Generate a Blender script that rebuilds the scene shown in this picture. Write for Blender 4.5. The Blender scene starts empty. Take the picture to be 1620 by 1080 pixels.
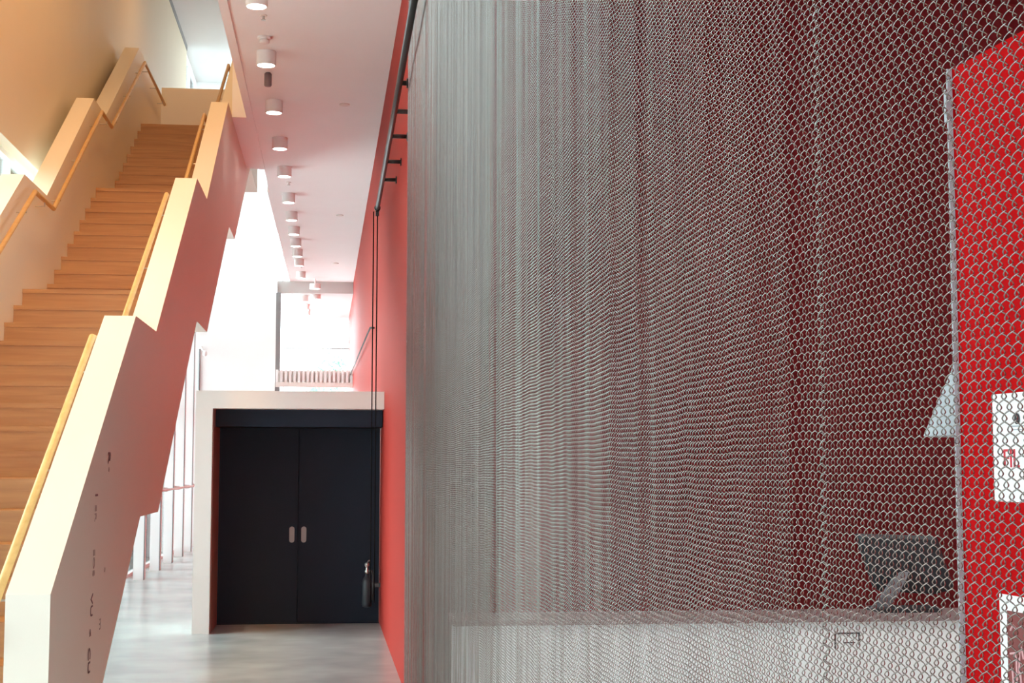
import bpy, bmesh, math, random
import numpy as np
from mathutils import Vector, Matrix

random.seed(7)
rng = np.random.default_rng(11)
SC = bpy.context.scene
COL = SC.collection

# ------------------------------------------------------------------ camera
cam_data = bpy.data.cameras.new('camera')
cam = bpy.data.objects.new('camera', cam_data)
COL.objects.link(cam)
F_PX = 2370.0
cam_data.sensor_fit = 'HORIZONTAL'
cam_data.sensor_width = 36.0
cam_data.lens = 36.0 * F_PX / 1620.0
cam_data.clip_start = 0.05
cam_data.clip_end = 400
# looking down the hall, slightly up and to the right, rolled a touch
_y = Vector((-285.0 / F_PX * -1 * -1, -198.0 / F_PX, 1.0)).normalized()    # hall axis in (right, up, forward)
_u = Vector((math.sin(0.011), math.cos(0.011), 0.0))
_u = (_u - _y * _u.dot(_y)).normalized()
_x = _u.cross(_y)
if _x.x < 0:
    _x = -_x
Rt = Vector((_x.x, _y.x, _u.x)); Up = Vector((_x.y, _y.y, _u.y)); Fw = Vector((_x.z, _y.z, _u.z))
cam.matrix_world = Matrix(((Rt.x, Up.x, -Fw.x, 0.0), (Rt.y, Up.y, -Fw.y, 0.0), (Rt.z, Up.z, -Fw.z, 1.6), (0, 0, 0, 1)))
SC.camera = cam

# ------------------------------------------------------------------ view, world, large lights
SC.view_settings.view_transform = 'Standard'
SC.view_settings.look = 'None'
SC.view_settings.gamma = 1.0
SC.view_settings.use_curve_mapping = False
SC.view_settings.exposure = 0.12
SC.cycles.use_denoising = True
SC.cycles.max_bounces = 10
SC.cycles.diffuse_bounces = 6
SC.cycles.transparent_max_bounces = 16

w = bpy.data.worlds.new('overcast_sky')
SC.world = w
w.use_nodes = True
bg = w.node_tree.nodes['Background']
bg.inputs['Color'].default_value = (0.82, 0.95, 1.0, 1)
bg.inputs['Strength'].default_value = 10.0


def area_light(name, loc, size, power, color, rot=(0, 0, 0), spread=180, size_y=None):
    l = bpy.data.lights.new(name, 'AREA')
    l.energy = power; l.color = color; l.size = size
    if size_y:
        l.shape = 'RECTANGLE'; l.size_y = size_y
    l.spread = math.radians(spread)
    o = bpy.data.objects.new(name, l); COL.objects.link(o)
    o.location = loc; o.rotation_euler = rot
    return o


WARM = (1.0, 0.58, 0.24)
# warm downlights recessed in the upper ceiling above the staircase
for k, (yy, pw) in enumerate(((7.5, 96), (10.5, 105), (14.0, 42), (20.4, 24))):
    area_light('stairwell_downlight', (-1.45, yy, 9.44), 0.35, pw, WARM, spread=140)
# unseen fill lights added to brighten the reception behind the mesh
for xx, yy in ((3.0, 5.0), (4.6, 5.6)):
    area_light('reception_fill', (xx, yy, 5.36), 0.4, 46, (1.0, 0.95, 0.9), spread=110)


# ------------------------------------------------------------------ materials
def new_mat(name):
    m = bpy.data.materials.new(name); m.use_nodes = True
    nt = m.node_tree
    return m, nt, nt.nodes['Principled BSDF']


def rgb(c):
    return (c[0], c[1], c[2], 1.0)


def paint(name, col, rough=0.55, var=0.03, scale=3.0, bump=0.0, metal=0.0, spec=0.5):
    m, nt, b = new_mat(name)
    tc = nt.nodes.new('ShaderNodeTexCoord')
    nz = nt.nodes.new('ShaderNodeTexNoise'); nz.inputs['Scale'].default_value = scale; nz.inputs['Detail'].default_value = 5
    nt.links.new(tc.outputs['Object'], nz.inputs['Vector'])
    mx = nt.nodes.new('ShaderNodeMix'); mx.data_type = 'RGBA'
    mx.inputs['A'].default_value = rgb([max(0, c * (1 - var)) for c in col])
    mx.inputs['B'].default_value = rgb([min(1, c * (1 + var)) for c in col])
    nt.links.new(nz.outputs['Fac'], mx.inputs['Factor'])
    nt.links.new(mx.outputs['Result'], b.inputs['Base Color'])
    b.inputs['Roughness'].default_value = rough
    b.inputs['Metallic'].default_value = metal
    b.inputs['Specular IOR Level'].default_value = spec
    if bump:
        bp = nt.nodes.new('ShaderNodeBump'); bp.inputs['Strength'].default_value = bump; bp.inputs['Distance'].default_value = 0.01
        n2 = nt.nodes.new('ShaderNodeTexNoise'); n2.inputs['Scale'].default_value = scale * 30
        nt.links.new(tc.outputs['Object'], n2.inputs['Vector'])
        nt.links.new(n2.outputs['Fac'], bp.inputs['Height']); nt.links.new(bp.outputs['Normal'], b.inputs['Normal'])
    return m


def wood(name, c1, c2, axis='X', rough=0.42):
    m, nt, b = new_mat(name)
    tc = nt.nodes.new('ShaderNodeTexCoord'); mp = nt.nodes.new('ShaderNodeMapping')
    s = {'X': (0.6, 9, 9), 'Y': (9, 0.6, 9), 'Z': (9, 9, 0.6)}[axis]
    mp.inputs['Scale'].default_value = s
    nt.links.new(tc.outputs['Object'], mp.inputs['Vector'])
    nz = nt.nodes.new('ShaderNodeTexNoise'); nz.inputs['Scale'].default_value = 3.0; nz.inputs['Detail'].default_value = 8
    nz.inputs['Distortion'].default_value = 0.6
    nt.links.new(mp.outputs['Vector'], nz.inputs['Vector'])
    rp = nt.nodes.new('ShaderNodeValToRGB')
    rp.color_ramp.elements[0].position = 0.3; rp.color_ramp.elements[0].color = rgb(c1)
    rp.color_ramp.elements[1].position = 0.7; rp.color_ramp.elements[1].color = rgb(c2)
    nt.links.new(nz.outputs['Fac'], rp.inputs['Fac']); nt.links.new(rp.outputs['Color'], b.inputs['Base Color'])
    b.inputs['Roughness'].default_value = rough
    return m


def concrete(name):
    m, nt, b = new_mat(name)
    tc = nt.nodes.new('ShaderNodeTexCoord')
    n1 = nt.nodes.new('ShaderNodeTexNoise'); n1.inputs['Scale'].default_value = 0.9; n1.inputs['Detail'].default_value = 3; n1.inputs['Roughness'].default_value = 0.45
    n2 = nt.nodes.new('ShaderNodeTexNoise'); n2.inputs['Scale'].default_value = 2.2; n2.inputs['Detail'].default_value = 2
    nt.links.new(tc.outputs['Object'], n1.inputs['Vector']); nt.links.new(tc.outputs['Object'], n2.inputs['Vector'])
    ad = nt.nodes.new('ShaderNodeMix'); ad.data_type = 'FLOAT'; ad.inputs['Factor'].default_value = 0.35
    nt.links.new(n1.outputs['Fac'], ad.inputs['A']); nt.links.new(n2.outputs['Fac'], ad.inputs['B'])
    rp = nt.nodes.new('ShaderNodeValToRGB')
    rp.color_ramp.elements[0].position = 0.36; rp.color_ramp.elements[0].color = (0.38, 0.405, 0.395, 1)
    rp.color_ramp.elements[1].position = 0.64; rp.color_ramp.elements[1].color = (0.54, 0.575, 0.56, 1)
    nt.links.new(ad.outputs['Result'], rp.inputs['Fac']); nt.links.new(rp.outputs['Color'], b.inputs['Base Color'])
    mr = nt.nodes.new('ShaderNodeMapRange'); mr.inputs['To Min'].default_value = 0.20; mr.inputs['To Max'].default_value = 0.28
    nt.links.new(n2.outputs['Fac'], mr.inputs['Value']); nt.links.new(mr.outputs['Result'], b.inputs['Roughness'])
    return m


def glass(name):
    m = bpy.data.materials.new(name); m.use_nodes = True
    nt = m.node_tree; nt.nodes.clear()
    out = nt.nodes.new('ShaderNodeOutputMaterial'); tr = nt.nodes.new('ShaderNodeBsdfTransparent'); gl = nt.nodes.new('ShaderNodeBsdfGlossy')
    tr.inputs['Color'].default_value = (0.93, 0.97, 0.96, 1); gl.inputs['Roughness'].default_value = 0.02
    fr = nt.nodes.new('ShaderNodeFresnel'); fr.inputs['IOR'].default_value = 1.45
    mx = nt.nodes.new('ShaderNodeMixShader')
    nt.links.new(fr.outputs['Fac'], mx.inputs['Fac']); nt.links.new(tr.outputs['BSDF'], mx.inputs[1]); nt.links.new(gl.outputs['BSDF'], mx.inputs[2])
    nt.links.new(mx.outputs['Shader'], out.inputs['Surface'])
    return m


def emitter(name, col, strength):
    m, nt, b = new_mat(name)
    b.inputs['Base Color'].default_value = rgb(col)
    b.inputs['Emission Color'].default_value = rgb(col)
    b.inputs['Emission Strength'].default_value = strength
    return m


M = {}
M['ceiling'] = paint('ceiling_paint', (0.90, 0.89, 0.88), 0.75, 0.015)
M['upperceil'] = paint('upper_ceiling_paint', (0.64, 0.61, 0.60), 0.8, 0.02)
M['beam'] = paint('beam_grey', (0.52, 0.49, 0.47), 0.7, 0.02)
M['white'] = paint('white_paint', (0.87, 0.87, 0.86), 0.5, 0.015)
M['cream'] = paint('cream_plaster', (0.80, 0.735, 0.635), 0.55, 0.02, 1.5)
M['upper'] = paint('upper_wall_plaster', (0.76, 0.66, 0.51), 0.6, 0.03, 1.0)
M['red'] = paint('red_wall_paint', (0.345, 0.034, 0.025), 0.55, 0.04, 1.2, spec=0.08)
M['roomred'] = paint('maroon_wall_paint', (0.40, 0.03, 0.04), 0.6, 0.05, 1.0)
M['boardred'] = paint('red_board_paint', (0.44, 0.002, 0.004), 0.6, 0.03, 2.0, spec=0.03)
M['oak'] = wood('oak_tread', (0.46, 0.22, 0.078), (0.57, 0.30, 0.11), 'X')
M['rail'] = wood('oak_handrail', (0.62, 0.37, 0.12), (0.74, 0.48, 0.19), 'Y', 0.35)
M['floor'] = concrete('polished_concrete')
M['portal'] = paint('portal_paint', (0.80, 0.76, 0.71), 0.6, 0.03, 2.0)
M['jamb'] = paint('jamb_paint', (0.30, 0.15, 0.12), 0.6)
M['black'] = paint('black_laminate', (0.011, 0.017, 0.030), 0.6, 0.1, spec=0.22)
M['blackmetal'] = paint('black_steel', (0.02, 0.018, 0.018), 0.38, 0.1, 6.0)
M['steel'] = paint('brushed_steel', (0.62, 0.60, 0.57), 0.32, 0.05, 20.0, metal=1.0)
M['handle'] = paint('satin_handle', (0.38, 0.35, 0.33), 0.5, 0.05, 20.0)
M['cord'] = paint('black_cord', (0.006, 0.006, 0.006), 0.9, 0.05, spec=0.1)
M['wire'] = paint('steel_wire', (0.54, 0.525, 0.51), 0.27, 0.06, 40.0, metal=1.0)
M['grey'] = paint('grey_steel', (0.22, 0.21, 0.21), 0.5, 0.05)
M['lampbody'] = paint('lamp_housing', (0.82, 0.80, 0.78), 0.5, 0.02)
M['lampglow'] = emitter('lamp_diffuser', (1.0, 0.95, 0.87), 22.0)
M['counter'] = paint('counter_white', (0.82, 0.85, 0.85), 0.35, 0.015)
M['worktop'] = paint('worktop_grey', (0.24, 0.18, 0.18), 0.45, 0.05)
M['monitor'] = paint('monitor_plastic', (0.024, 0.028, 0.035), 0.5, 0.05, 9.0)
M['neck'] = paint('monitor_neck', (0.17, 0.175, 0.19), 0.4, 0.05, 9.0)
M['paper'] = paint('white_paper', (0.86, 0.88, 0.88), 0.7, 0.01)
M['ink'] = paint('black_ink', (0.02, 0.02, 0.025), 0.6)
M['redink'] = paint('red_ink', (0.62, 0.02, 0.04), 0.6)
M['poster'] = paint('poster_print', (0.20, 0.030, 0.028), 0.4, 0.45, 9.0)
M['pinkink'] = paint('pale_pink_ink', (0.75, 0.45, 0.47), 0.6)
M['shade'] = paint('grey_shade', (0.36, 0.40, 0.43), 0.6, 0.02)
M['edge'] = paint('aluminium_edge', (0.40, 0.45, 0.49), 0.5, 0.02)
M['leaf'] = paint('leaf_glare', (0.50, 0.64, 0.55), 0.6, 0.4, 4.0)  # green paled so the leaf colour carries the window glare
M['bark'] = paint('bark', (0.15, 0.10, 0.07), 0.8, 0.3)
M['paving'] = paint('pale_paving', (0.74, 0.76, 0.76), 0.8, 0.06, 0.8)
M['dim_ground'] = paint('dim_ground', (0.10, 0.10, 0.105), 0.9, 0.2, 3.0)  # dark tone chosen to cut light bounced up to the far soffit
M['glass'] = glass('window_glass')
M['letter'] = paint('letter_brown', (0.16, 0.09, 0.085), 0.6, 0.1)
M['faint'] = paint('letter_faint', (0.46, 0.36, 0.31), 0.6, 0.1)


# ------------------------------------------------------------------ helpers
def link(name, me, mat, parent=None):
    o = bpy.data.objects.new(name, me)
    COL.objects.link(o)
    if mat is not None:
        me.materials.append(mat)
    if parent is not None:
        o.parent = parent
        o.matrix_parent_inverse = Matrix.Translation(-parent.location) if parent.rotation_euler.to_matrix().is_identity else parent.matrix_basis.inverted()
    return o


def obj(name, bm, mat, parent=None, smooth=False, bevel=0.0):
    if bevel:
        es = [e for e in bm.edges if len(e.link_faces) == 2 and e.calc_face_angle(0) > 0.5]
        bmesh.ops.bevel(bm, geom=es, offset=bevel, segments=2, affect='EDGES', profile=0.6)
    bmesh.ops.recalc_face_normals(bm, faces=bm.faces)
    me = bpy.data.meshes.new(name)
    bm.to_mesh(me); bm.free()
    if smooth:
        for p in me.polygons:
            p.use_smooth = True
    return link(name, me, mat, parent)


def thing(name, label, cat, loc=(0, 0, 0), group=None, kind=None):
    o = bpy.data.objects.new(name, None); COL.objects.link(o)
    o.location = loc; o.empty_display_size = 0.1
    return tag(o, label, cat, group, kind)


def tag(o, label, cat, group=None, kind=None):
    o['label'] = label
    o['category'] = cat
    if group:
        o['group'] = group
    if kind:
        o['kind'] = kind
    return o


def struct(o, label=None, cat=None):
    o['kind'] = 'structure'
    if label:
        o['label'] = label
    if cat:
        o['category'] = cat
    return o


def box(bm, x0, x1, y0, y1, z0, z1):
    vs = [bm.verts.new(p) for p in ((x0, y0, z0), (x1, y0, z0), (x1, y1, z0), (x0, y1, z0), (x0, y0, z1), (x1, y0, z1), (x1, y1, z1), (x0, y1, z1))]
    for f in ((0, 3, 2, 1), (4, 5, 6, 7), (0, 1, 5, 4), (1, 2, 6, 5), (2, 3, 7, 6), (3, 0, 4, 7)):
        bm.faces.new([vs[i] for i in f])
    return bm


def bx(x0, x1, y0, y1, z0, z1):
    return box(bmesh.new(), min(x0, x1), max(x0, x1), min(y0, y1), max(y0, y1), min(z0, z1), max(z0, z1))


def prism_x(pts, x0, x1, bm=None):
    """outline pts in (y, z) extruded along x"""
    bm = bm or bmesh.new()
    a = [bm.verts.new((x0, y, z)) for y, z in pts]
    b = [bm.verts.new((x1, y, z)) for y, z in pts]
    n = len(pts)
    f1 = bm.faces.new(a); f2 = bm.faces.new(list(reversed(b)))
    for i in range(n):
        j = (i + 1) % n
        bm.faces.new((a[j], a[i], b[i], b[j]))
    return bm


def prism_z(pts, z0, z1, bm=None):
    bm = bm or bmesh.new()
    a = [bm.verts.new((x, y, z0)) for x, y in pts]
    b = [bm.verts.new((x, y, z1)) for x, y in pts]
    n = len(pts)
    bm.faces.new(list(reversed(a))); bm.faces.new(b)
    for i in range(n):
        j = (i + 1) % n
        bm.faces.new((a[i], a[j], b[j], b[i]))
    return bm


def lathe(prof, seg=24, axis='Z', center=(0, 0, 0), bm=None):
    """prof: list of (r, h)"""
    bm = bm or bmesh.new()
    cx, cy, cz = center
    rings = []
    for r, h in prof:
        ring = []
        for k in range(seg):
            t = 2 * math.pi * k / seg
            u, v = r * math.cos(t), r * math.sin(t)
            p = {'Z': (cx + u, cy + v, cz + h), 'Y': (cx + u, cy + h, cz + v), 'X': (cx + h, cy + u, cz + v)}[axis]
            ring.append(bm.verts.new(p))
        rings.append(ring)
    for a, b in zip(rings, rings[1:]):
        for k in range(seg):
            j = (k + 1) % seg
            bm.faces.new((a[k], a[j], b[j], b[k]))
    bm.faces.new(list(reversed(rings[0]))); bm.faces.new(rings[-1])
    return bm


def tube(path, r, seg=10, bm=None):
    """round bar along a polyline with mitred joints"""
    bm = bm or bmesh.new()
    P = [Vector(p) for p in path]
    rings = []
    up = None
    for i, p in enumerate(P):
        if i == 0: t = P[1] - P[0]
        elif i == len(P) - 1: t = P[-1] - P[-2]
        else: t = (P[i + 1] - p).normalized() + (p - P[i - 1]).normalized()
        t.normalize()
        if up is None:
            up = Vector((0, 0, 1)) if abs(t.z) < 0.9 else Vector((1, 0, 0))
        s = t.cross(up).normalized(); u = s.cross(t).normalized(); up = u
        k = 1.0
        if 0 < i < len(P) - 1:
            c = t.dot((p - P[i - 1]).normalized()); k = 1 / max(0.5, c)
        rings.append([bm.verts.new(p + s * r * math.cos(2 * math.pi * q / seg) + u * r * k * math.sin(2 * math.pi * q / seg)) for q in range(seg)])
    for a, b in zip(rings, rings[1:]):
        for q in range(seg):
            j = (q + 1) % seg
            bm.faces.new((a[q], a[j], b[j], b[q]))
    bm.faces.new(list(reversed(rings[0]))); bm.faces.new(rings[-1])
    return bm


def copy_tree(o, parent=None):
    c = o.copy(); COL.objects.link(c)
    if parent is not None:
        c.parent = parent
        c.matrix_parent_inverse = o.matrix_parent_inverse
    for ch in list(o.children):
        copy_tree(ch, c)
    return c


def text_mesh(body, size, depth=0.0):
    cu = bpy.data.curves.new('lettering_outline', 'FONT')
    cu.body = body; cu.size = size; cu.extrude = depth; cu.resolution_u = 4
    to = bpy.data.objects.new('lettering_outline', cu); COL.objects.link(to)
    bpy.context.view_layer.update()
    dg = bpy.context.evaluated_depsgraph_get()
    me = bpy.data.meshes.new_from_object(to.evaluated_get(dg))
    bpy.data.objects.remove(to); bpy.data.curves.remove(cu)
    me.materials.clear()
    return me


def place_text(name, body, size, origin, ux, uy, mat, parent, depth=0.0008):
    me = text_mesh(body, size, depth)
    ux = Vector(ux).normalized(); uy = Vector(uy).normalized(); n = ux.cross(uy)
    T = Matrix(((ux.x, uy.x, n.x, origin[0]), (ux.y, uy.y, n.y, origin[1]), (ux.z, uy.z, n.z, origin[2]), (0, 0, 0, 1)))
    me.transform(T)
    return link(name, me, mat, parent)


# ------------------------------------------------------------------ building shell
XL, CEIL, UCEIL = -2.80, 5.40, 9.50


def wall_x(y):
    """hall face of the long red wall: it closes in slightly with distance"""
    return 0.545 - 0.0066 * (y - 9.0)


struct(obj('floor', bx(-2.95, 7.2, -9, 37, -0.2, 0.0), M['floor']), 'grey polished concrete floor running down the hall', 'floor')
struct(obj('ground', bx(-80, -2.95, -60, 160, -0.35, -0.15), M['paving']), 'pale paving outside the glazed side', 'ground')
bm = bx(-0.90, 0.75, -9, 20.8, CEIL, 6.0)
struct(obj('ceiling', bm, M['ceiling']), 'white flat ceiling over the hall carrying the row of lamps', 'ceiling')
bm = prism_z([(-0.93, 20.8), (-0.90, 30.95), (0.75, 30.95), (0.75, 20.8)], CEIL, 6.0)
struct(obj('ceiling_far', bm, M['ceiling']), 'far stretch of the white lamp ceiling beyond the stair top', 'ceiling')
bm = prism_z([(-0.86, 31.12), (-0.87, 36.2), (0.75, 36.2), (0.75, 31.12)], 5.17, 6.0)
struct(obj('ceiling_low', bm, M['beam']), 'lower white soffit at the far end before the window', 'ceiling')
struct(obj('beam', bx(-1.16, 0.75, 30.95, 31.12, 5.16, 5.405), M['beam']), 'grey downstand beam across the hall', 'beam')
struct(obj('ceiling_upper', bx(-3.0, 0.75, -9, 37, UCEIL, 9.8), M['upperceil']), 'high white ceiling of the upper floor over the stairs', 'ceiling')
struct(obj('trim_fascia', bx(-0.965, -0.89, -9, 19.15, 5.385, 6.0), M['ceiling'], bevel=0.004), 'pale edge strip along the left side of the lamp ceiling', 'fascia')
struct(obj('trim_soffit', bx(-1.122, -0.965, 16.3, 19.15, 5.39, 6.0), M['ceiling']), 'short grey soffit piece closing the gap beside the stair parapet', 'soffit')

struct(obj('trim_shadow_line', bx(XL, XL + 0.012, 18.0, 28.2, 9.40, UCEIL), M['grey']), 'dark strip standing in for the shadow line where the tall plaster wall meets the upper ceiling', 'trim')  # grey strip painted in for the dark shadow line, not a recess

# red wall on the right, with the wide opening the mesh hangs in front of
Y0 = 8.2
bm = prism_z([(wall_x(Y0), Y0), (wall_x(36.3), 36.3), (wall_x(36.3) + 0.3, 36.3), (wall_x(Y0) + 0.3, Y0)], 0.0, CEIL)
struct(obj('wall_right', bm, M['red']), 'long red painted wall on the right of the hall', 'wall')
bm = prism_z([(0.60, -2), (wall_x(Y0), Y0), (wall_x(Y0) + 0.3, Y0), (0.90, -2)], 4.85, CEIL)
struct(obj('wall_right_lintel', bm, M['red']), 'red wall strip above the mesh opening', 'wall')
struct(obj('wall_upper_right_blocker', bx(0.56, 0.75, -9, 37, 6.0, UCEIL), M['white']), 'upper storey wall added on the right to shut out sky light', 'wall')  # unseen, added to stop sky light reaching the stairs
struct(obj('trim_jamb_darkener', bx(wall_x(Y0) + 0.004, wall_x(Y0) + 0.3, Y0 - 0.02, Y0 - 0.001, 0, 4.85), M['grey']), 'grey strip added to darken the end of the red wall at the mesh opening', 'trim')  # added over the brightly lit red end to darken it
# room behind the mesh
struct(obj('wall_reception_back', bx(0.84, 7.2, 11.5, 11.7, 0, CEIL), M['roomred']), 'dark maroon back wall of the reception behind the mesh', 'wall')
struct(obj('wall_reception_right', bx(7.0, 7.2, -2, 11.5, 0, CEIL), M['roomred']), 'maroon side wall of the reception', 'wall')
struct(obj('wall_reception_blocker', bx(0.60, 7.0, -2.2, -2, 0, CEIL), M['roomred']), 'maroon near wall added to keep the reception dark', 'wall')  # unseen, closes the room to keep it dark
struct(obj('ceiling_reception', bx(0.75, 7.2, -2.2, 11.7, CEIL, 5.6), M['roomred']), 'dark reception ceiling', 'ceiling')

struct(obj('wall_rear_blocker', bx(-3.0, 0.75, -9.2, -9, 2.4, 9.8), M['white']), 'white wall added behind the viewer to cut light from the open end', 'wall')  # unseen, added to block most of the light from behind
# left side: solid plaster above, glazing below
struct(obj('wall_left', bx(-3.0, XL, -9, 28.2, 4.40, UCEIL), M['upper']), 'tall warm lit plaster wall above the stairs on the left', 'wall')
struct(obj('wall_left_blocker', bx(-3.0, XL, -9, 3.5, 0, 4.40), M['white']), 'white wall added left of the viewer to hold back daylight', 'wall')  # unseen, added to dim daylight on the near parapet end
# white wall facing us past the portal, and the bright end window
struct(obj('wall_back', bx(-3.2, -1.17, 30.9, 31.1, 0, UCEIL), M['white']), 'tall white wall facing down the hall behind the portal', 'wall')


def window(name, label, x0, x1, y0, y1, z0, z1, along, n_v, z_bars, mat_f, bar=0.05, dep=0.08):
    """glazed opening: pane plus frame bars; along = 'x' or 'y'"""
    w_ = thing(name, label, 'window', (x0, y0, z0), kind='structure')
    fb = bmesh.new()
    if along == 'y':
        obj('pane', bx(x0 - 0.006, x0 + 0.006, y0, y1, z0, z1), M['glass'], w_)
        for k in range(n_v + 1):
            yy = y0 + (y1 - y0) * k / n_v
            box(fb, x0 - dep / 2, x0 + dep / 2, yy - bar / 2, yy + bar / 2, z0, z1)
        for zz in [z0 + bar / 2] + list(z_bars) + [z1 - bar / 2]:
            box(fb, x0 - dep / 2 - 0.002, x0 + dep / 2 + 0.002, y0, y1, zz - bar / 2, zz + bar / 2)
    else:
        obj('pane', bx(x0, x1, y0 - 0.006, y0 + 0.006, z0, z1), M['glass'], w_)
        for k in range(n_v + 1):
            xx = x0 + (x1 - x0) * k / n_v
            box(fb, xx - bar / 2, xx + bar / 2, y0 - dep / 2, y0 + dep / 2, z0, z1)
        for zz in [z0 + bar / 2] + list(z_bars) + [z1 - bar / 2]:
            box(fb, x0, x1, y0 - dep / 2 - 0.002, y0 + dep / 2 + 0.002, zz - bar / 2, zz + bar / 2)
    obj('window_frame', fb, mat_f, w_)
    return w_


window('window_1', 'long floor to wall glazing along the left side behind the columns', -2.95, 0, 3.5, 30.9, 0.0, 4.40, 'y', 16, (2.6,), M['white'])
window('window_2', 'tall upper window at the end of the plaster wall', -2.90, 0, 28.2, 30.9, 4.40, UCEIL, 'y', 2, (), M['white'])
window('window_3', 'bright end window closing the far hall', -1.17, wall_x(36) + 0.02, 36.1, 0, 0.0, 5.17, 'x', 1, (4.58,), M['white'], bar=0.035)
window('window_4', 'bright glazing in the gap left of the far beam', -1.17, -0.89, 36.1, 0, 5.20, UCEIL, 'x', 1, (), M['white'])

# ------------------------------------------------------------------ staircase
XO, XI = -1.124, -1.300           # near parapet: hall face and stair face
XLI, XLO = -2.50, -2.68           # far parapet
RISE = 1.4925
LZ = [0.0, 1.53, 3.03, 4.525, 6.015]
LN = [8.84, 12.42, 16.0, 19.5]    # front nosing of each landing
FS = [6.30, 9.88, 13.46, 17.04]   # first riser of each flight

stairs = thing('staircase', 'long straight timber staircase with zigzag cream parapets climbing away on the left', 'staircase', (-1.9, 6.3, 0))
top = [(6.30, 1.085), (8.74, 2.46), (9.74, 2.46), (12.38, 3.96), (13.34, 3.96), (15.75, 5.42), (16.55, 5.42), (19.2, 6.93), (21.87, 6.93)]
bot = [(21.87, 5.58), (20.0, 5.58), (17.1, 4.17), (16.2, 4.17), (13.6, 2.80), (12.58, 2.80), (10.05, 1.305), (9.13, 1.305), (6.88, 0.0), (6.30, 0.0)]
near_par = obj('parapet', prism_x(top + bot, XO, XI), M['cream'], stairs, bevel=0.006)
far_par = obj('parapet', prism_x(top + bot, XLO, XLI), M['cream'], stairs, bevel=0.006)
obj('landing_parapet', bx(XLI, XI, 21.70, 21.87, 5.6, 7.05), M['cream'], stairs, bevel=0.005)

for k in range(4):
    z0, z1 = LZ[k], LZ[k + 1]
    rise = (z1 - z0) / 9
    go = (LN[k] - FS[k]) / 8
    for i in range(9):
        y = FS[k] + go * i
        zt = z0 + rise * (i + 1)
        last = i == 8
        yb = (FS[k + 1] if k < 3 else 21.7) + 0.02 if last else y + go + 0.02
        zb = zt - (0.26 if last else rise + 0.16)
        zb = max(zb, 0.0)
        bm = bmesh.new()
        box(bm, XLI, XI, y + 0.007, yb, zb, zt - 0.034)
        box(bm, XLI, XI, y, yb - 0.001, zt - 0.034, zt)
        obj('landing' if last else 'step', bm, M['oak'], stairs)

# plaster soffit that closes the underside
under = [(FS[0] + 0.5, 0.0), (9.13, 1.33), (10.05, 1.33), (12.58, 2.82), (13.6, 2.82), (16.2, 4.19), (17.1, 4.19), (20.0, 5.60), (21.7, 5.60)]
bm = bmesh.new()
va = [bm.verts.new((XLI, y, z)) for y, z in under]; vb = [bm.verts.new((XI, y, z)) for y, z in under]
vc = [bm.verts.new((XLI, y, z + 0.03)) for y, z in under]; vd = [bm.verts.new((XI, y, z + 0.03)) for y, z in under]
for i in range(len(under) - 1):
    bm.faces.new((va[i], va[i + 1], vb[i + 1], vb[i])); bm.faces.new((vc[i], vd[i], vd[i + 1], vc[i + 1]))
    bm.faces.new((va[i], vc[i], vc[i + 1], va[i + 1])); bm.faces.new((vb[i], vb[i + 1], vd[i + 1], vd[i]))
bm.faces.new((va[0], vb[0], vd[0], vc[0])); bm.faces.new((va[-1], vc[-1], vd[-1], vb[-1]))
obj('soffit', bm, M['cream'], stairs)

DR = 0.15
rail_prof = [(6.25, 0.92), (8.80, 2.34), (9.66, 2.34), (12.44, 3.83), (13.26, 3.83), (15.80, 5.29), (16.50, 5.29), (19.2, 6.74), (21.45, 6.74)]
for side, xr, xw in ((0, XI - 0.075, XI), (1, XLI + 0.075, XLI)):
    hr = obj('handrail', tube([(xr, y, z) for y, z in rail_prof], 0.0195, 12), M['rail'], stairs, smooth=True)
    for (ya, za), (yb2, zb2) in zip(rail_prof, rail_prof[1:]):
        L = math.hypot(yb2 - ya, zb2 - za)
        for t in ((0.12, 0.5, 0.88) if L > 1.5 else (0.5,)):
            y, z = ya + (yb2 - ya) * t, za + (zb2 - za) * t
            obj('bracket', tube([(xw, y, z - 0.05), (xr, y, z - 0.05), (xr, y, z - 0.015)], 0.005, 8), M['steel'], hr)

# lettering on the hall face of the near parapet, standing on end
nrm = 0.002
for body, size, y, z, mt in (('I', 0.10, 7.40, 1.475, 'letter'), ('ER', 0.075, 7.39, 1.42, 'faint'), ('EOS', 0.075, 7.37, 1.21, 'faint'),
                             ('VU', 0.085, 7.33, 1.00, 'letter'), ('<', 0.07, 7.31, 0.84, 'letter'), ('CU', 0.09, 7.29, 0.755, 'letter')):
    place_text('lettering', body, size, (XO + nrm, y, z), (0, 0, -1), (0, 1, 0), M[mt], near_par)
for body, size, y, z, mt in (('R', 0.11, 7.78, 1.68, 'letter'), ('e', 0.06, 7.80, 1.60, 'faint'), ('o', 0.05, 7.74, 1.10, 'faint'), ('m', 0.08, 7.62, 0.86, 'faint')):
    place_text('lettering', body, size, (XO + nrm, y, z), (0, 0, -1), (0, 1, 0), M[mt], near_par)

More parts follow.
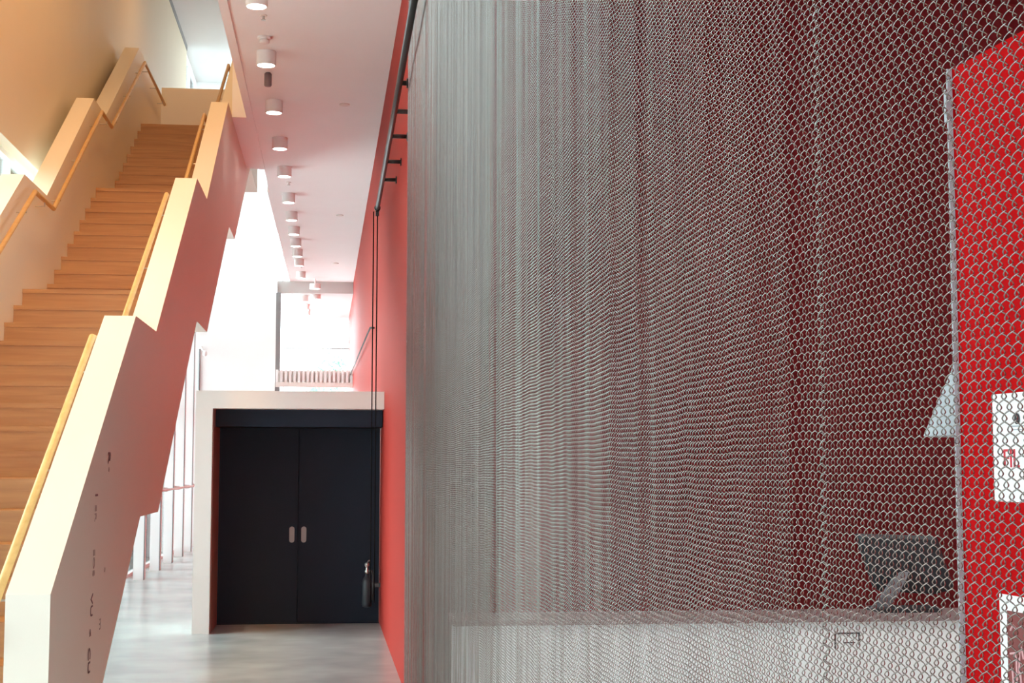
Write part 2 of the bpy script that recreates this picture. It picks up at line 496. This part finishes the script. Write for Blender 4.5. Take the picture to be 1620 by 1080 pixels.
# ------------------------------------------------------------------ columns and guard rail along the glazing
words = ['nearest', 'second', 'third', 'fourth', 'fifth']
for k, y in enumerate((22.0, 23.95, 25.8, 27.55, 29.2)):
    c_ = thing('column', '%s white glazing column counted from the front, standing on the floor left of the portal' % words[k], 'column',
               (-2.70, y, 0), 'white columns along the left glazing')
    obj('shaft', bx(-2.775, -2.635, y - 0.14, y + 0.14, 0.0, 4.40), M['white'], c_, bevel=0.006)
    obj('edge_strip', bx(-2.634, -2.622, y - 0.145, y - 0.10, 0.0, 4.40), M['grey'], c_)
gr = thing('guard_rail', 'white tubular guard rail at waist height along the columns', 'rail', (-2.56, 19.0, 1.25))
obj('tube', tube([(-2.54, 17.5, 1.24), (-2.54, 30.6, 1.24)], 0.018, 12), M['lampbody'], gr, smooth=True)
for y in (22.0, 23.95, 25.8, 27.55, 29.2):
    obj('bracket', tube([(-2.635, y, 1.24), (-2.54, y, 1.24)], 0.035, 10), M['white'], gr, smooth=True)

# ------------------------------------------------------------------ portal with the black double door
PX = wall_x(14.8)
door = struct(thing('door_1', 'black double door in a pale boxed portal at the end of the hall floor', 'door', (-0.35, 15.6, 0)))
obj('lintel', bx(-1.315, PX - 0.001, 14.8, 15.9, 2.165, 2.337), M['portal'], door, bevel=0.004)
obj('post', bx(-1.317, -1.155, 14.8, 15.9, 0, 2.165), M['portal'], door, bevel=0.004)
obj('jamb', bx(-1.155, -1.145, 14.85, 15.64, 0, 2.16), M['jamb'], door)
obj('header_panel', bx(-1.145, PX - 0.01, 15.05, 15.70, 1.995, 2.164), M['black'], door)
for x0, x1, hx in ((-1.145, -0.342, -0.40), (-0.335, PX - 0.012, -0.279)):
    lf = obj('door_leaf', bx(x0, x1, 15.65, 15.70, 0.012, 1.994), M['black'], door, bevel=0.003)
    # recessed oval pull: rim ring and dished plate
    pts = []
    for q in range(24):
        t = 2 * math.pi * q / 24
        pts.append((hx + 0.0265 * math.cos(t), 0.906 + (0.055 if math.sin(t) >= 0 else -0.055) + 0.0265 * math.sin(t)))
    bm = bmesh.new()
    a = [bm.verts.new((x, 15.651, z)) for x, z in pts]
    b = [bm.verts.new((x, 15.640, z)) for x, z in pts]
    ins = [(hx + (x - hx) * 0.62, 0.906 + (z - 0.906) * 0.84) for x, z in pts]
    c2 = [bm.verts.new((x, 15.640, z)) for x, z in ins]
    d = [bm.verts.new((x, 15.648, z)) for x, z in ins]
    for q in range(24):
        j = (q + 1) % 24
        bm.faces.new((a[q], a[j], b[j], b[q])); bm.faces.new((b[q], b[j], c2[j], c2[q])); bm.faces.new((c2[q], c2[j], d[j], d[q]))
    bm.faces.new(d)
    obj('pull_handle', bm, M['handle'], lf)
obj('light_stop_panel', bx(-1.145, PX - 0.012, 15.705, 15.73, 0.0, 2.16), M['black'], door)  # added to block light showing between the two leaves
obj('threshold', bx(-1.145, PX - 0.01, 15.645, 15.70, 0.0, 0.011), M['black'], door)

# fire extinguisher hung beside the door, against the red wall
ex = thing('fire_extinguisher', 'slim black fire extinguisher with chrome valve hung low at the right of the door', 'fire extinguisher', (0.372, 15.45, 0.18))
obj('cylinder', lathe([(0.03, 0), (0.046, 0.006), (0.05, 0.02), (0.05, 0.24), (0.046, 0.27), (0.034, 0.295), (0.02, 0.31), (0.017, 0.335)], 24, center=(0.366, 15.45, 0.18)), M['monitor'], ex, smooth=True)
obj('valve', lathe([(0.013, 0), (0.021, 0.008), (0.026, 0.03), (0.014, 0.045), (0.013, 0.075), (0.024, 0.085), (0.024, 0.105), (0.01, 0.118)], 16, center=(0.366, 15.45, 0.512)), M['steel'], ex, smooth=True)
bm = tube([(0.37, 15.45, 0.62), (0.375, 15.40, 0.645), (0.385, 15.35, 0.655)], 0.007, 8)
tube([(0.36, 15.44, 0.60), (0.352, 15.40, 0.605), (0.35, 15.34, 0.60)], 0.006, 8, bm)
obj('lever', bm, M['steel'], ex)
obj('hose', tube([(0.375, 15.44, 0.545), (0.415, 15.43, 0.545), (0.43, 15.43, 0.50), (0.428, 15.43, 0.36), (0.424, 15.43, 0.25)], 0.010, 10), M['blackmetal'], ex, smooth=True)
obj('wall_bracket', bx(0.40, wall_x(15.5) - 0.001, 15.43, 15.48, 0.38, 0.42), M['blackmetal'], ex)

# ------------------------------------------------------------------ far end: balustrade, post, rails
bal = thing('slatted_balustrade', 'low white slatted balustrade in front of the far window above the portal', 'balustrade', (-0.4, 30.6, 3.15))
xw = wall_x(30.6)
obj('bottom_rail', bx(-1.15, xw, 30.57, 30.66, 3.205, 3.30), M['portal'], bal, bevel=0.004)
for k in range(18):
    x = -1.145 + k * (xw + 1.145 - 0.05) / 17.0
    obj('slat', bx(x, x + 0.048, 30.585, 30.645, 3.30, 3.555), M['white'], bal)
obj('backing', bx(-1.15, xw, 30.66, 30.68, 3.30, 3.54), M['portal'], bal)
obj('end_post', bx(-1.165, -1.12, 30.68, 30.74, 0.0, 3.30), M['grey'], bal)
struct(obj('column_end', bx(-1.17, -1.075, 30.9, 31.05, 0.0, 5.16), M['grey'], bevel=0.004), 'dark grey steel column at the right end of the white wall', 'column')
tag(obj('steel_post', bx(-1.165, -1.13, 34.0, 34.06, 5.17, 9.5), M['grey']), 'short grey post seen left of the lamp ceiling edge', 'post')
tr = thing('balcony_rail', 'thin dark horizontal rail across the bright far window', 'rail', (-0.4, 35.5, 4.31))
obj('rail_tube', tube([(-1.17, 35.6, 4.385), (wall_x(35.6), 35.6, 4.385)], 0.016, 8), M['grey'], tr)
tag(obj('wall_rail', tube([(wall_x(17.8) - 0.001, 17.8, 3.245), (wall_x(18) - 0.05, 17.85, 3.25), (wall_x(33.6) - 0.05, 33.6, 3.52), (wall_x(33.65) - 0.001, 33.65, 3.52)], 0.012, 8), M['blackmetal'], smooth=True),
    'thin dark rail fixed high along the far red wall', 'rail')
cm = thing('wall_fixture', 'small pale fixture on an arm high on the white wall near its left edge', 'fixture', (-2.63, 30.85, 3.95))
obj('arm', tube([(-2.66, 30.9, 4.02), (-2.66, 30.80, 4.00), (-2.60, 30.74, 3.93)], 0.018, 8), M['white'], cm, smooth=True)
obj('head', lathe([(0.02, -0.06), (0.04, -0.04), (0.045, 0.02), (0.03, 0.05)], 16, center=(-2.57, 30.72, 3.88)), M['white'], cm, smooth=True)
tag(obj('conduit', tube([(-2.69, 30.88, 0.0), (-2.69, 30.88, 3.98)], 0.016, 8), M['grey']), 'thin grey vertical conduit at the left edge of the white wall', 'pipe')

# ------------------------------------------------------------------ ceiling lamps
ROWX = -0.640
lamp_y = [11.90, 13.68, 15.55, 17.34, 19.02, 20.92, 22.43, 23.83, 25.10, 26.34, 27.58, 29.38]
ordw = ['nearest', 'second', 'third', 'fourth', 'fifth', 'sixth', 'seventh', 'eighth', 'ninth', 'tenth', 'eleventh', 'twelfth']


def make_lamp(loc_z, h, r, label):
    t = thing('ceiling_lamp', label, 'ceiling lamp', (0, 0, loc_z), 'white cylinder ceiling lamps')
    bm = lathe([(r * 0.98, 0.0), (r, -0.004), (r, -h + 0.003), (r - 0.003, -h), (r - 0.012, -h), (r - 0.014, -h + 0.012)], 32, center=(0, 0, loc_z))
    obj('housing', bm, M['lampbody'], t, smooth=False)
    obj('diffuser', lathe([(r - 0.0145, -h + 0.004), (r - 0.0145, -h + 0.011)], 32, center=(0, 0, loc_z)), M['lampglow'], t)
    return t


lamp0 = make_lamp(CEIL, 0.13, 0.09, '')
for k, y in enumerate(lamp_y):
    l = lamp0 if k == 0 else copy_tree(lamp0)
    l.location = (ROWX, y, CEIL)
    l['label'] = '%s white cylinder lamp from the front in the row under the main hall ceiling' % ordw[k]
for k, y in enumerate((31.5, 33.2, 34.35)):
    l = copy_tree(lamp0); l.location = (-0.62, y, 5.17)
    l['label'] = '%s of three white cylinder lamps under the lower far soffit' % ('nearest', 'middle', 'farthest')[k]
l = make_lamp(CEIL - 0.115, 0.10, 0.11, 'larger white lamp off the row, in front of the grey downstand beam'); l.location = (-0.377, 30.4, CEIL - 0.115)
obj('stem', lathe([(0.014, 0.0), (0.014, 0.116)], 12, center=(-0.377, 30.4, CEIL - 0.115)), M['lampbody'], l)
l = make_lamp(5.17, 0.10, 0.11, 'larger white lamp off the row, just behind the grey downstand beam'); l.location = (-0.377, 31.26, 5.17)

# small ceiling devices
sd = thing('smoke_detector', 'small white smoke detector between the first two ceiling lamps', 'smoke detector', (-0.635, 13.2, CEIL))
obj('base', lathe([(0.062, 0), (0.062, -0.018), (0.05, -0.024)], 24, center=(-0.635, 13.2, CEIL)), M['lampbody'], sd)
obj('head', lathe([(0.042, -0.024), (0.045, -0.05), (0.03, -0.06)], 20, center=(-0.635, 13.2, CEIL)), M['lampbody'], sd, smooth=True)
sp = thing('ceiling_sensor', 'small grey upright cylinder sensor between the second and third lamps', 'sensor', (-0.655, 14.42, CEIL))
obj('mount', lathe([(0.025, 0.002), (0.025, -0.012)], 16, center=(-0.655, 14.42, CEIL)), M['grey'], sp)
obj('body', lathe([(0.036, -0.012), (0.036, -0.125), (0.03, -0.135)], 16, center=(-0.655, 14.42, CEIL)), M['worktop'], sp, smooth=True)
for k, (x, y, lb) in enumerate(((0.091, 15.6, 'round flush disc in the ceiling right of the third lamp'), (0.077, 22.62, 'small round flush disc in the ceiling right of the seventh lamp'),
                                (0.029, 28.04, 'small round flush disc in the ceiling right of the eleventh lamp'))):
    tag(obj('ceiling_disc', lathe([(0.055, 0.002), (0.055, -0.012), (0.045, -0.016)], 24, center=(x, y, CEIL)), M['grey' if k == 9 else 'portal']), lb, 'ceiling disc', 'flush discs in the ceiling')
for k, (y, lb) in enumerate(((12.55, 'tiny sprinkler head just behind the nearest lamp'), (20.05, 'tiny sprinkler head just behind the fifth lamp'), (23.1, 'tiny sprinkler head between the seventh and eighth lamps'), (28.5, 'tiny sprinkler head just before the twelfth lamp'))):
    s_ = thing('sprinkler', lb, 'sprinkler', (-0.60, y, CEIL), 'sprinkler heads in the lamp row')
    obj('rose', lathe([(0.032, 0), (0.03, -0.008)], 16, center=(-0.615, y, CEIL)), M['portal'], s_)
    obj('nozzle', lathe([(0.010, -0.008), (0.010, -0.035), (0.020, -0.038), (0.020, -0.044)], 12, center=(-0.615, y, CEIL)), M['steel'], s_)

# ------------------------------------------------------------------ black rail on the red wall with two cords
rl = thing('wall_rail_tube', 'black steel tube rail on short stand-offs high on the red wall beside the mesh', 'rail', (0.40, 11, 4.03))
obj('tube', tube([(0.40, 6.5, 4.03), (0.40, 14.02, 4.03)], 0.021, 14), M['blackmetal'], rl, smooth=True)
for y in (9.37, 10.14, 10.92, 11.85, 12.61):
    x1 = wall_x(y) if y > 9.8 else 0.455
    br = obj('stand_off', tube([(0.41, y, 4.03), (x1 - 0.008, y, 4.03)], 0.016, 10), M['blackmetal'], rl, smooth=True)
    obj('flange', lathe([(0.032, -0.010), (0.032, 0.0)], 16, axis='X', center=(x1, y, 4.03)), M['blackmetal'], br)
ec = obj('end_fitting', lathe([(0.022, 0), (0.03, 0.01), (0.03, 0.05), (0.022, 0.06)], 16, axis='Y', center=(0.40, 14.0, 4.03)), M['blackmetal'], rl, smooth=True)
obj('pulley', lathe([(0.034, -0.016), (0.034, -0.004), (0.024, 0), (0.034, 0.004), (0.034, 0.016)], 16, axis='X', center=(0.40, 14.05, 3.99)), M['blackmetal'], ec)
for x, lb in ((0.366, 'left one of two thin dark cords hanging from the rail end down to the portal'), (0.402, 'right one of two thin dark cords hanging from the rail end down to the portal')):
    tag(obj('cord', tube([(x, 14.05, 4.0), (x - 0.002, 14.05, 0.35)], 0.0055, 8), M['cord']), lb, 'cord', 'cords hanging from the rail end')

# ------------------------------------------------------------------ reception behind the mesh
cn = thing('reception_counter', 'long white reception counter behind the mesh', 'counter', (2.0, 7.2, 0))
obj('front_panel', bx(0.60, 3.6, 7.20, 7.24, 0.0, 0.845), M['counter'], cn, bevel=0.003)
obj('side_panel', bx(0.60, 0.64, 7.24, 7.54, 0.0, 0.845), M['counter'], cn)
obj('worktop', bx(0.58, 3.65, 7.18, 7.56, 0.845, 0.872), M['worktop'], cn, bevel=0.004)
em = bmesh.new()
for x0, x1, z0, z1 in ((2.455, 2.585, 0.785, 0.792), (2.455, 2.463, 0.715, 0.785), (2.577, 2.585, 0.73, 0.785), (2.50, 2.56, 0.74, 0.746)):
    box(em, x0, x1, 7.197, 7.2005, z0, z1)
obj('emblem', em, M['ink'], cn)

# monitor seen from behind, leaning
mt = thing('computer_monitor', 'dark computer monitor seen from behind, tilted on the white counter', 'monitor', (2.9, 7.45, 0.872))
pts = [(2.672, 1.262), (3.075, 1.248), (3.10, 1.235), (3.205, 0.985), (3.19, 0.965), (3.10, 0.945), (2.81, 0.965), (2.775, 0.99), (2.668, 1.245)]


def mon_y(z, off):
    return 7.52 - (z - 0.95) * 0.22 + off


bm = bmesh.new()
a = [bm.verts.new((x, mon_y(z, 0), z)) for x, z in pts]
cx = sum(p[0] for p in pts) / len(pts); cz = sum(p[1] for p in pts) / len(pts)
b = [bm.verts.new((x, mon_y(z, 0.025), z)) for x, z in pts]
c3 = [bm.verts.new((cx + (x - cx) * 0.9, mon_y(z, -0.018), cz + (z - cz) * 0.88)) for x, z in pts]
n = len(pts)
bm.faces.new(c3); bm.faces.new(list(reversed(b)))
for i in range(n):
    j = (i + 1) % n
    bm.faces.new((a[i], a[j], b[j], b[i])); bm.faces.new((c3[i], c3[j], a[j], a[i]))
obj('screen_back', bm, M['monitor'], mt)
bm = bmesh.new()
sec = [((2.775, 7.44, 0.885), 0.045), ((2.82, 7.43, 0.94), 0.042), ((2.885, 7.445, 1.03), 0.036), ((2.92, 7.46, 1.065), 0.02)]
rings = []
for (x, y, z), hw in sec:
    rings.append([bm.verts.new(p) for p in ((x - hw, y - 0.012, z), (x + hw, y - 0.012, z), (x + hw, y + 0.012, z), (x - hw, y + 0.012, z))])
for r0, r1 in zip(rings, rings[1:]):
    for q in range(4):
        bm.faces.new((r0[q], r0[(q + 1) % 4], r1[(q + 1) % 4], r1[q]))
bm.faces.new(rings[0]); bm.faces.new(list(reversed(rings[-1])))
obj('neck', bm, M['neck'], mt, bevel=0.003)
obj('base', bx(2.74, 3.06, 7.32, 7.52, 0.872, 0.892), M['ink'], mt, bevel=0.005)

# red board behind the mesh on the right
YB, XB = 3.0, 1.302


def board_x(y):
    return XB + 0.074 * (YB - y)


bd = thing('red_board', 'tall bright red notice board standing close behind the mesh at the right', 'board', (1.35, 2.7, 0))
BT = 2.445
bm = prism_z([(board_x(YB), YB), (board_x(2.2), 2.2), (board_x(2.2) + 0.05, 2.2), (board_x(YB) + 0.05, YB)], 0.0, BT)
obj('panel', bm, M['boardred'], bd)
bm = bx(XB - 0.011, XB - 0.0005, YB - 0.003, YB + 0.004, 0.0, BT)
obj('edge_profile', bm, M['edge'], bd)
obj('edge_clip', bx(XB - 0.017, XB - 0.011, YB - 0.008, YB + 0.004, 2.33, 2.40), M['edge'], bd)


def on_board(y0, y1, z0, z1, off, th, bm=None):
    """slab lying on the board face between two depths"""
    bm = bm or bmesh.new()
    q = [(board_x(y0) - off, y0), (board_x(y1) - off, y1), (board_x(y1) - off - th, y1), (board_x(y0) - off - th, y0)]
    return prism_z(q, z0, z1, bm)


bdir = Vector((0.074, -1, 0)).normalized()
sheet = thing('paper_sheet', 'white paper sheet with red lettering pinned on the red board', 'paper sheet', (1.31, 2.87, 1.53))
obj('sheet', on_board(2.862, 2.565, 1.533, 1.745, 0.0005, 0.001), M['paper'], sheet)
place_text('lettering', 'FIL', 0.052, (board_x(2.825) - 0.0022, 2.825, 1.600), bdir, (0, 0, 1), M['redink'], sheet)
bm = lathe([(0.011, -0.0004), (0.011, 0.0004)], 16, axis='X', center=(board_x(2.768) - 0.0025, 2.768, 1.694))
obj('logo', bm, M['ink'], sheet)
bm = on_board(2.79, 2.74, 1.6785, 1.681, 0.0016, 0.0006); on_board(2.79, 2.74, 1.672, 1.674, 0.0016, 0.0006, bm)
obj('small_print', bm, M['shade'], sheet)

ps = thing('framed_poster', 'brown red poster with a wide white border low on the red board', 'poster', (1.31, 2.85, 1.0))
obj('border', on_board(2.852, 2.45, 0.95, 1.352, 0.0005, 0.002), M['paper'], ps)
obj('print', on_board(2.823, 2.48, 0.98, 1.322, 0.0026, 0.0008), M['poster'], ps)
bm = bmesh.new()


def squiggle(ptsz, r=0.0022):
    tube([(board_x(y) - 0.004, y, z) for y, z in ptsz], r, 6, bm)


squiggle([(2.812, 1.240), (2.795, 1.243), (2.79, 1.23), (2.79, 1.19), (2.782, 1.20), (2.778, 1.245), (2.77, 1.255), (2.764, 1.235)])
squiggle([(2.806, 1.215), (2.803, 1.190), (2.807, 1.17), (2.80, 1.15)])
squiggle([(2.793, 1.19), (2.785, 1.165), (2.79, 1.13), (2.784, 1.11)])
squiggle([(2.777, 1.21), (2.772, 1.17), (2.776, 1.14), (2.768, 1.12)])
squiggle([(2.81, 1.285), (2.80, 1.295), (2.788, 1.29)])
obj('scribble', bm, M['pinkink'], ps)
place_text('lettering', 'S', 0.05, (board_x(2.765) - 0.0045, 2.765, 1.172), bdir, (0, 0, 1), M['shade'], ps)

# cone pendant shade behind the board
lp = thing('pendant_lamp', 'pale grey cone shaped pendant shade peeking out left of the red board', 'lamp', (2.21, 5.0, 1.7))
obj('shade', lathe([(0.160, 0.0), (0.163, 0.004), (0.02, 0.335), (0.018, 0.335), (0.155, 0.006)], 32, center=(2.213, 5.0, 1.707)), M['shade'], lp, smooth=False)
obj('flex', tube([(2.213, 5.0, 2.04), (2.213, 5.0, CEIL)], 0.0015, 6), M['ink'], lp)

# ------------------------------------------------------------------ chain mesh curtain
def coil_panel(name, ys, zlo, zhi, P, a_r, b_r, wr, xc, zj, parent, mat, heavy=()):
    V, F = [], []
    off = 0
    for i, (yc, par) in enumerate(ys):
        dist = yc
        seg = 16 if dist < 1.9 else (12 if dist < 3.2 else (10 if dist < 5.0 else 8))
        sides = 4 if dist < 4.2 else 3
        rad = wr * (1.11 if sides == 4 else 1.21) * (1.25 if i in heavy else 1.0)
        # fine turns where the coil is seen close by, coarser ones far above and below
        za, zb = 1.6 - 0.17 * dist - 0.45, 1.6 + 0.34 * dist + 0.45
        turns = (zhi - zlo) / P
        ta, tb = max(0.0, (za - zlo) / P), min(turns, (zb - zlo) / P)
        ta, tb = math.floor(ta), math.floor(tb)
        cs = 6
        tt = np.concatenate([np.arange(0, ta * cs) / cs, ta + np.arange(0, (tb - ta) * seg) / seg, tb + np.arange(0, int((turns - tb) * cs) + 1) / cs])
        n = len(tt) - 1
        t = tt + par * 0.5
        z = zlo + tt * P + zj[i]
        th = 2 * np.pi * t
        jx = xc[i]
        cx_ = jx - b_r * (1.06 * np.cos(th) - 0.06 * np.cos(3 * th))
        cy_ = yc - a_r * (0.93 * np.sin(th) - 0.07 * np.sin(3 * th))
        C = np.stack([cx_, cy_, z], 1)
        T = np.stack([b_r * np.sin(th) * 2 * np.pi, -a_r * np.cos(th) * 2 * np.pi, np.full(n + 1, P)], 1)
        T /= np.linalg.norm(T, axis=1)[:, None]
        Nn = np.stack([-np.cos(th), -np.sin(th) * 0.6, np.zeros(n + 1)], 1)
        Nn -= T * (Nn * T).sum(1)[:, None]
        Nn /= np.linalg.norm(Nn, axis=1)[:, None]
        B = np.cross(T, Nn)
        ring = []
        for s in range(sides):
            q = 2 * np.pi * s / sides
            ring.append(C + rad * (np.cos(q) * Nn + np.sin(q) * B))
        v = np.stack(ring, 1).reshape(-1, 3)
        idx = off + (np.arange(n)[:, None] * sides + np.arange(sides)[None, :])
        idj = off + (np.arange(n)[:, None] * sides + (np.arange(sides)[None, :] + 1) % sides)
        f = np.stack([idx, idj, idj + sides, idx + sides], 2).reshape(-1, 4)
        V.append(v.astype(np.float32)); F.append(f.astype(np.int32))
        off += len(v)
    V = np.concatenate(V); F = np.concatenate(F)
    me = bpy.data.meshes.new(name)
    me.vertices.add(len(V)); me.vertices.foreach_set('co', V.ravel())
    me.loops.add(F.size); me.loops.foreach_set('vertex_index', F.ravel())
    me.polygons.add(len(F)); me.polygons.foreach_set('loop_start', np.arange(0, F.size, 4, dtype=np.int32))
    me.polygons.foreach_set('use_smooth', np.ones(len(F), dtype=bool))
    me.update(calc_edges=False)
    return link(name, me, mat, parent)


XC, PITCH, SPC = 0.47, 0.0156, 0.0083
Y_NEAR, Y_SEAM, Y_FAR = 0.82, 1.402, 9.62
mesh = thing('mesh_curtain', 'tall silver chain mesh curtain hanging along the right side of the hall', 'mesh curtain', (XC, 5.0, 0))


def columns(y0, y1, jit):
    ys, y, k = [], y0, 0
    drift = 0.0
    while y < y1:
        drift = 0.85 * drift + rng.normal(0, jit)
        ys.append((y, k % 2)); y += SPC * (1 + drift); k += 1
    return ys


def waviness(ys, amp):
    y = np.array([p[0] for p in ys])
    x = np.full(len(y), XC)
    for L, a in ((0.9, 1.0), (0.37, 0.7), (0.21, 0.5), (0.11, 0.35)):
        x = x + amp * a * np.sin(2 * np.pi * y / L + rng.uniform(0, 6.28))
    d = rng.normal(0, 1, len(y)); d = np.convolve(d, np.ones(5) / 5, 'same')
    return x + amp * 0.5 * d


def row_drift(ys, amp):
    """the rows sag and rise a little from coil to coil"""
    y = np.array([p[0] for p in ys])
    z = np.zeros(len(y))
    for L, a in ((1.3, 1.2), (0.52, 0.9), (0.27, 0.7), (0.13, 0.5)):
        z = z + amp * a * np.sin(2 * np.pi * y / L + rng.uniform(0, 6.28))
    return z


A_R, B_R, WR = 0.0056, 0.0026, 0.00050
near = columns(Y_NEAR, Y_SEAM, 0.004)
coil_panel('mesh_panel', near, 0.03, 4.78, PITCH, A_R, B_R, WR, waviness(near, 0.0004), row_drift(near, 0.0004), mesh, M['wire'])
far = columns(Y_SEAM - 0.003, Y_FAR, 0.042)
coil_panel('mesh_panel', far, 0.03, 4.78, PITCH, A_R, B_R, WR, waviness(far, 0.0016), row_drift(far, 0.0011), mesh, M['wire'], heavy=(0, 1, len(far) - 1, len(far) - 2))
obj('header_rail', bx(0.45, 0.545, 0.8, Y_FAR + 0.02, 4.78, 4.86), M['grey'], mesh)

# ------------------------------------------------------------------ tree outside the far window
def tree(loc, h, r, label):
    t = thing('tree', label, 'tree', loc)
    obj('trunk', lathe([(0.22, 0), (0.14, h * 0.45), (0.05, h * 0.8)], 10, center=loc), M['bark'], t, smooth=True)
    n = 1800
    bm = bmesh.new()
    for _ in range(n):
        d = Vector((random.gauss(0, 1), random.gauss(0, 1), random.gauss(0, 1))).normalized() * (random.random() ** 0.4)
        p = Vector(loc) + Vector((d.x * r, d.y * r, h * 0.68 + d.z * r * 1.1))
        u = Vector((random.gauss(0, 1), random.gauss(0, 1), random.gauss(0, 1))).normalized(); v = u.orthogonal().normalized()
        s = random.uniform(0.14, 0.26)
        bm.faces.new([bm.verts.new(p + u * s), bm.verts.new(p + v * s * 0.5), bm.verts.new(p - u * s), bm.verts.new(p - v * s * 0.5)])
    obj('foliage', bm, M['leaf'], t)
    return t


struct(obj('ground_far', bx(-2.95, 40, 37, 160, -0.35, -0.15), M['dim_ground']), 'ground beyond the far window, darkened to cut bounced light', 'ground')
tree((0.35, 70, -0.15), 8.2, 1.6, 'green tree outside the far window with glare paled into its leaves')
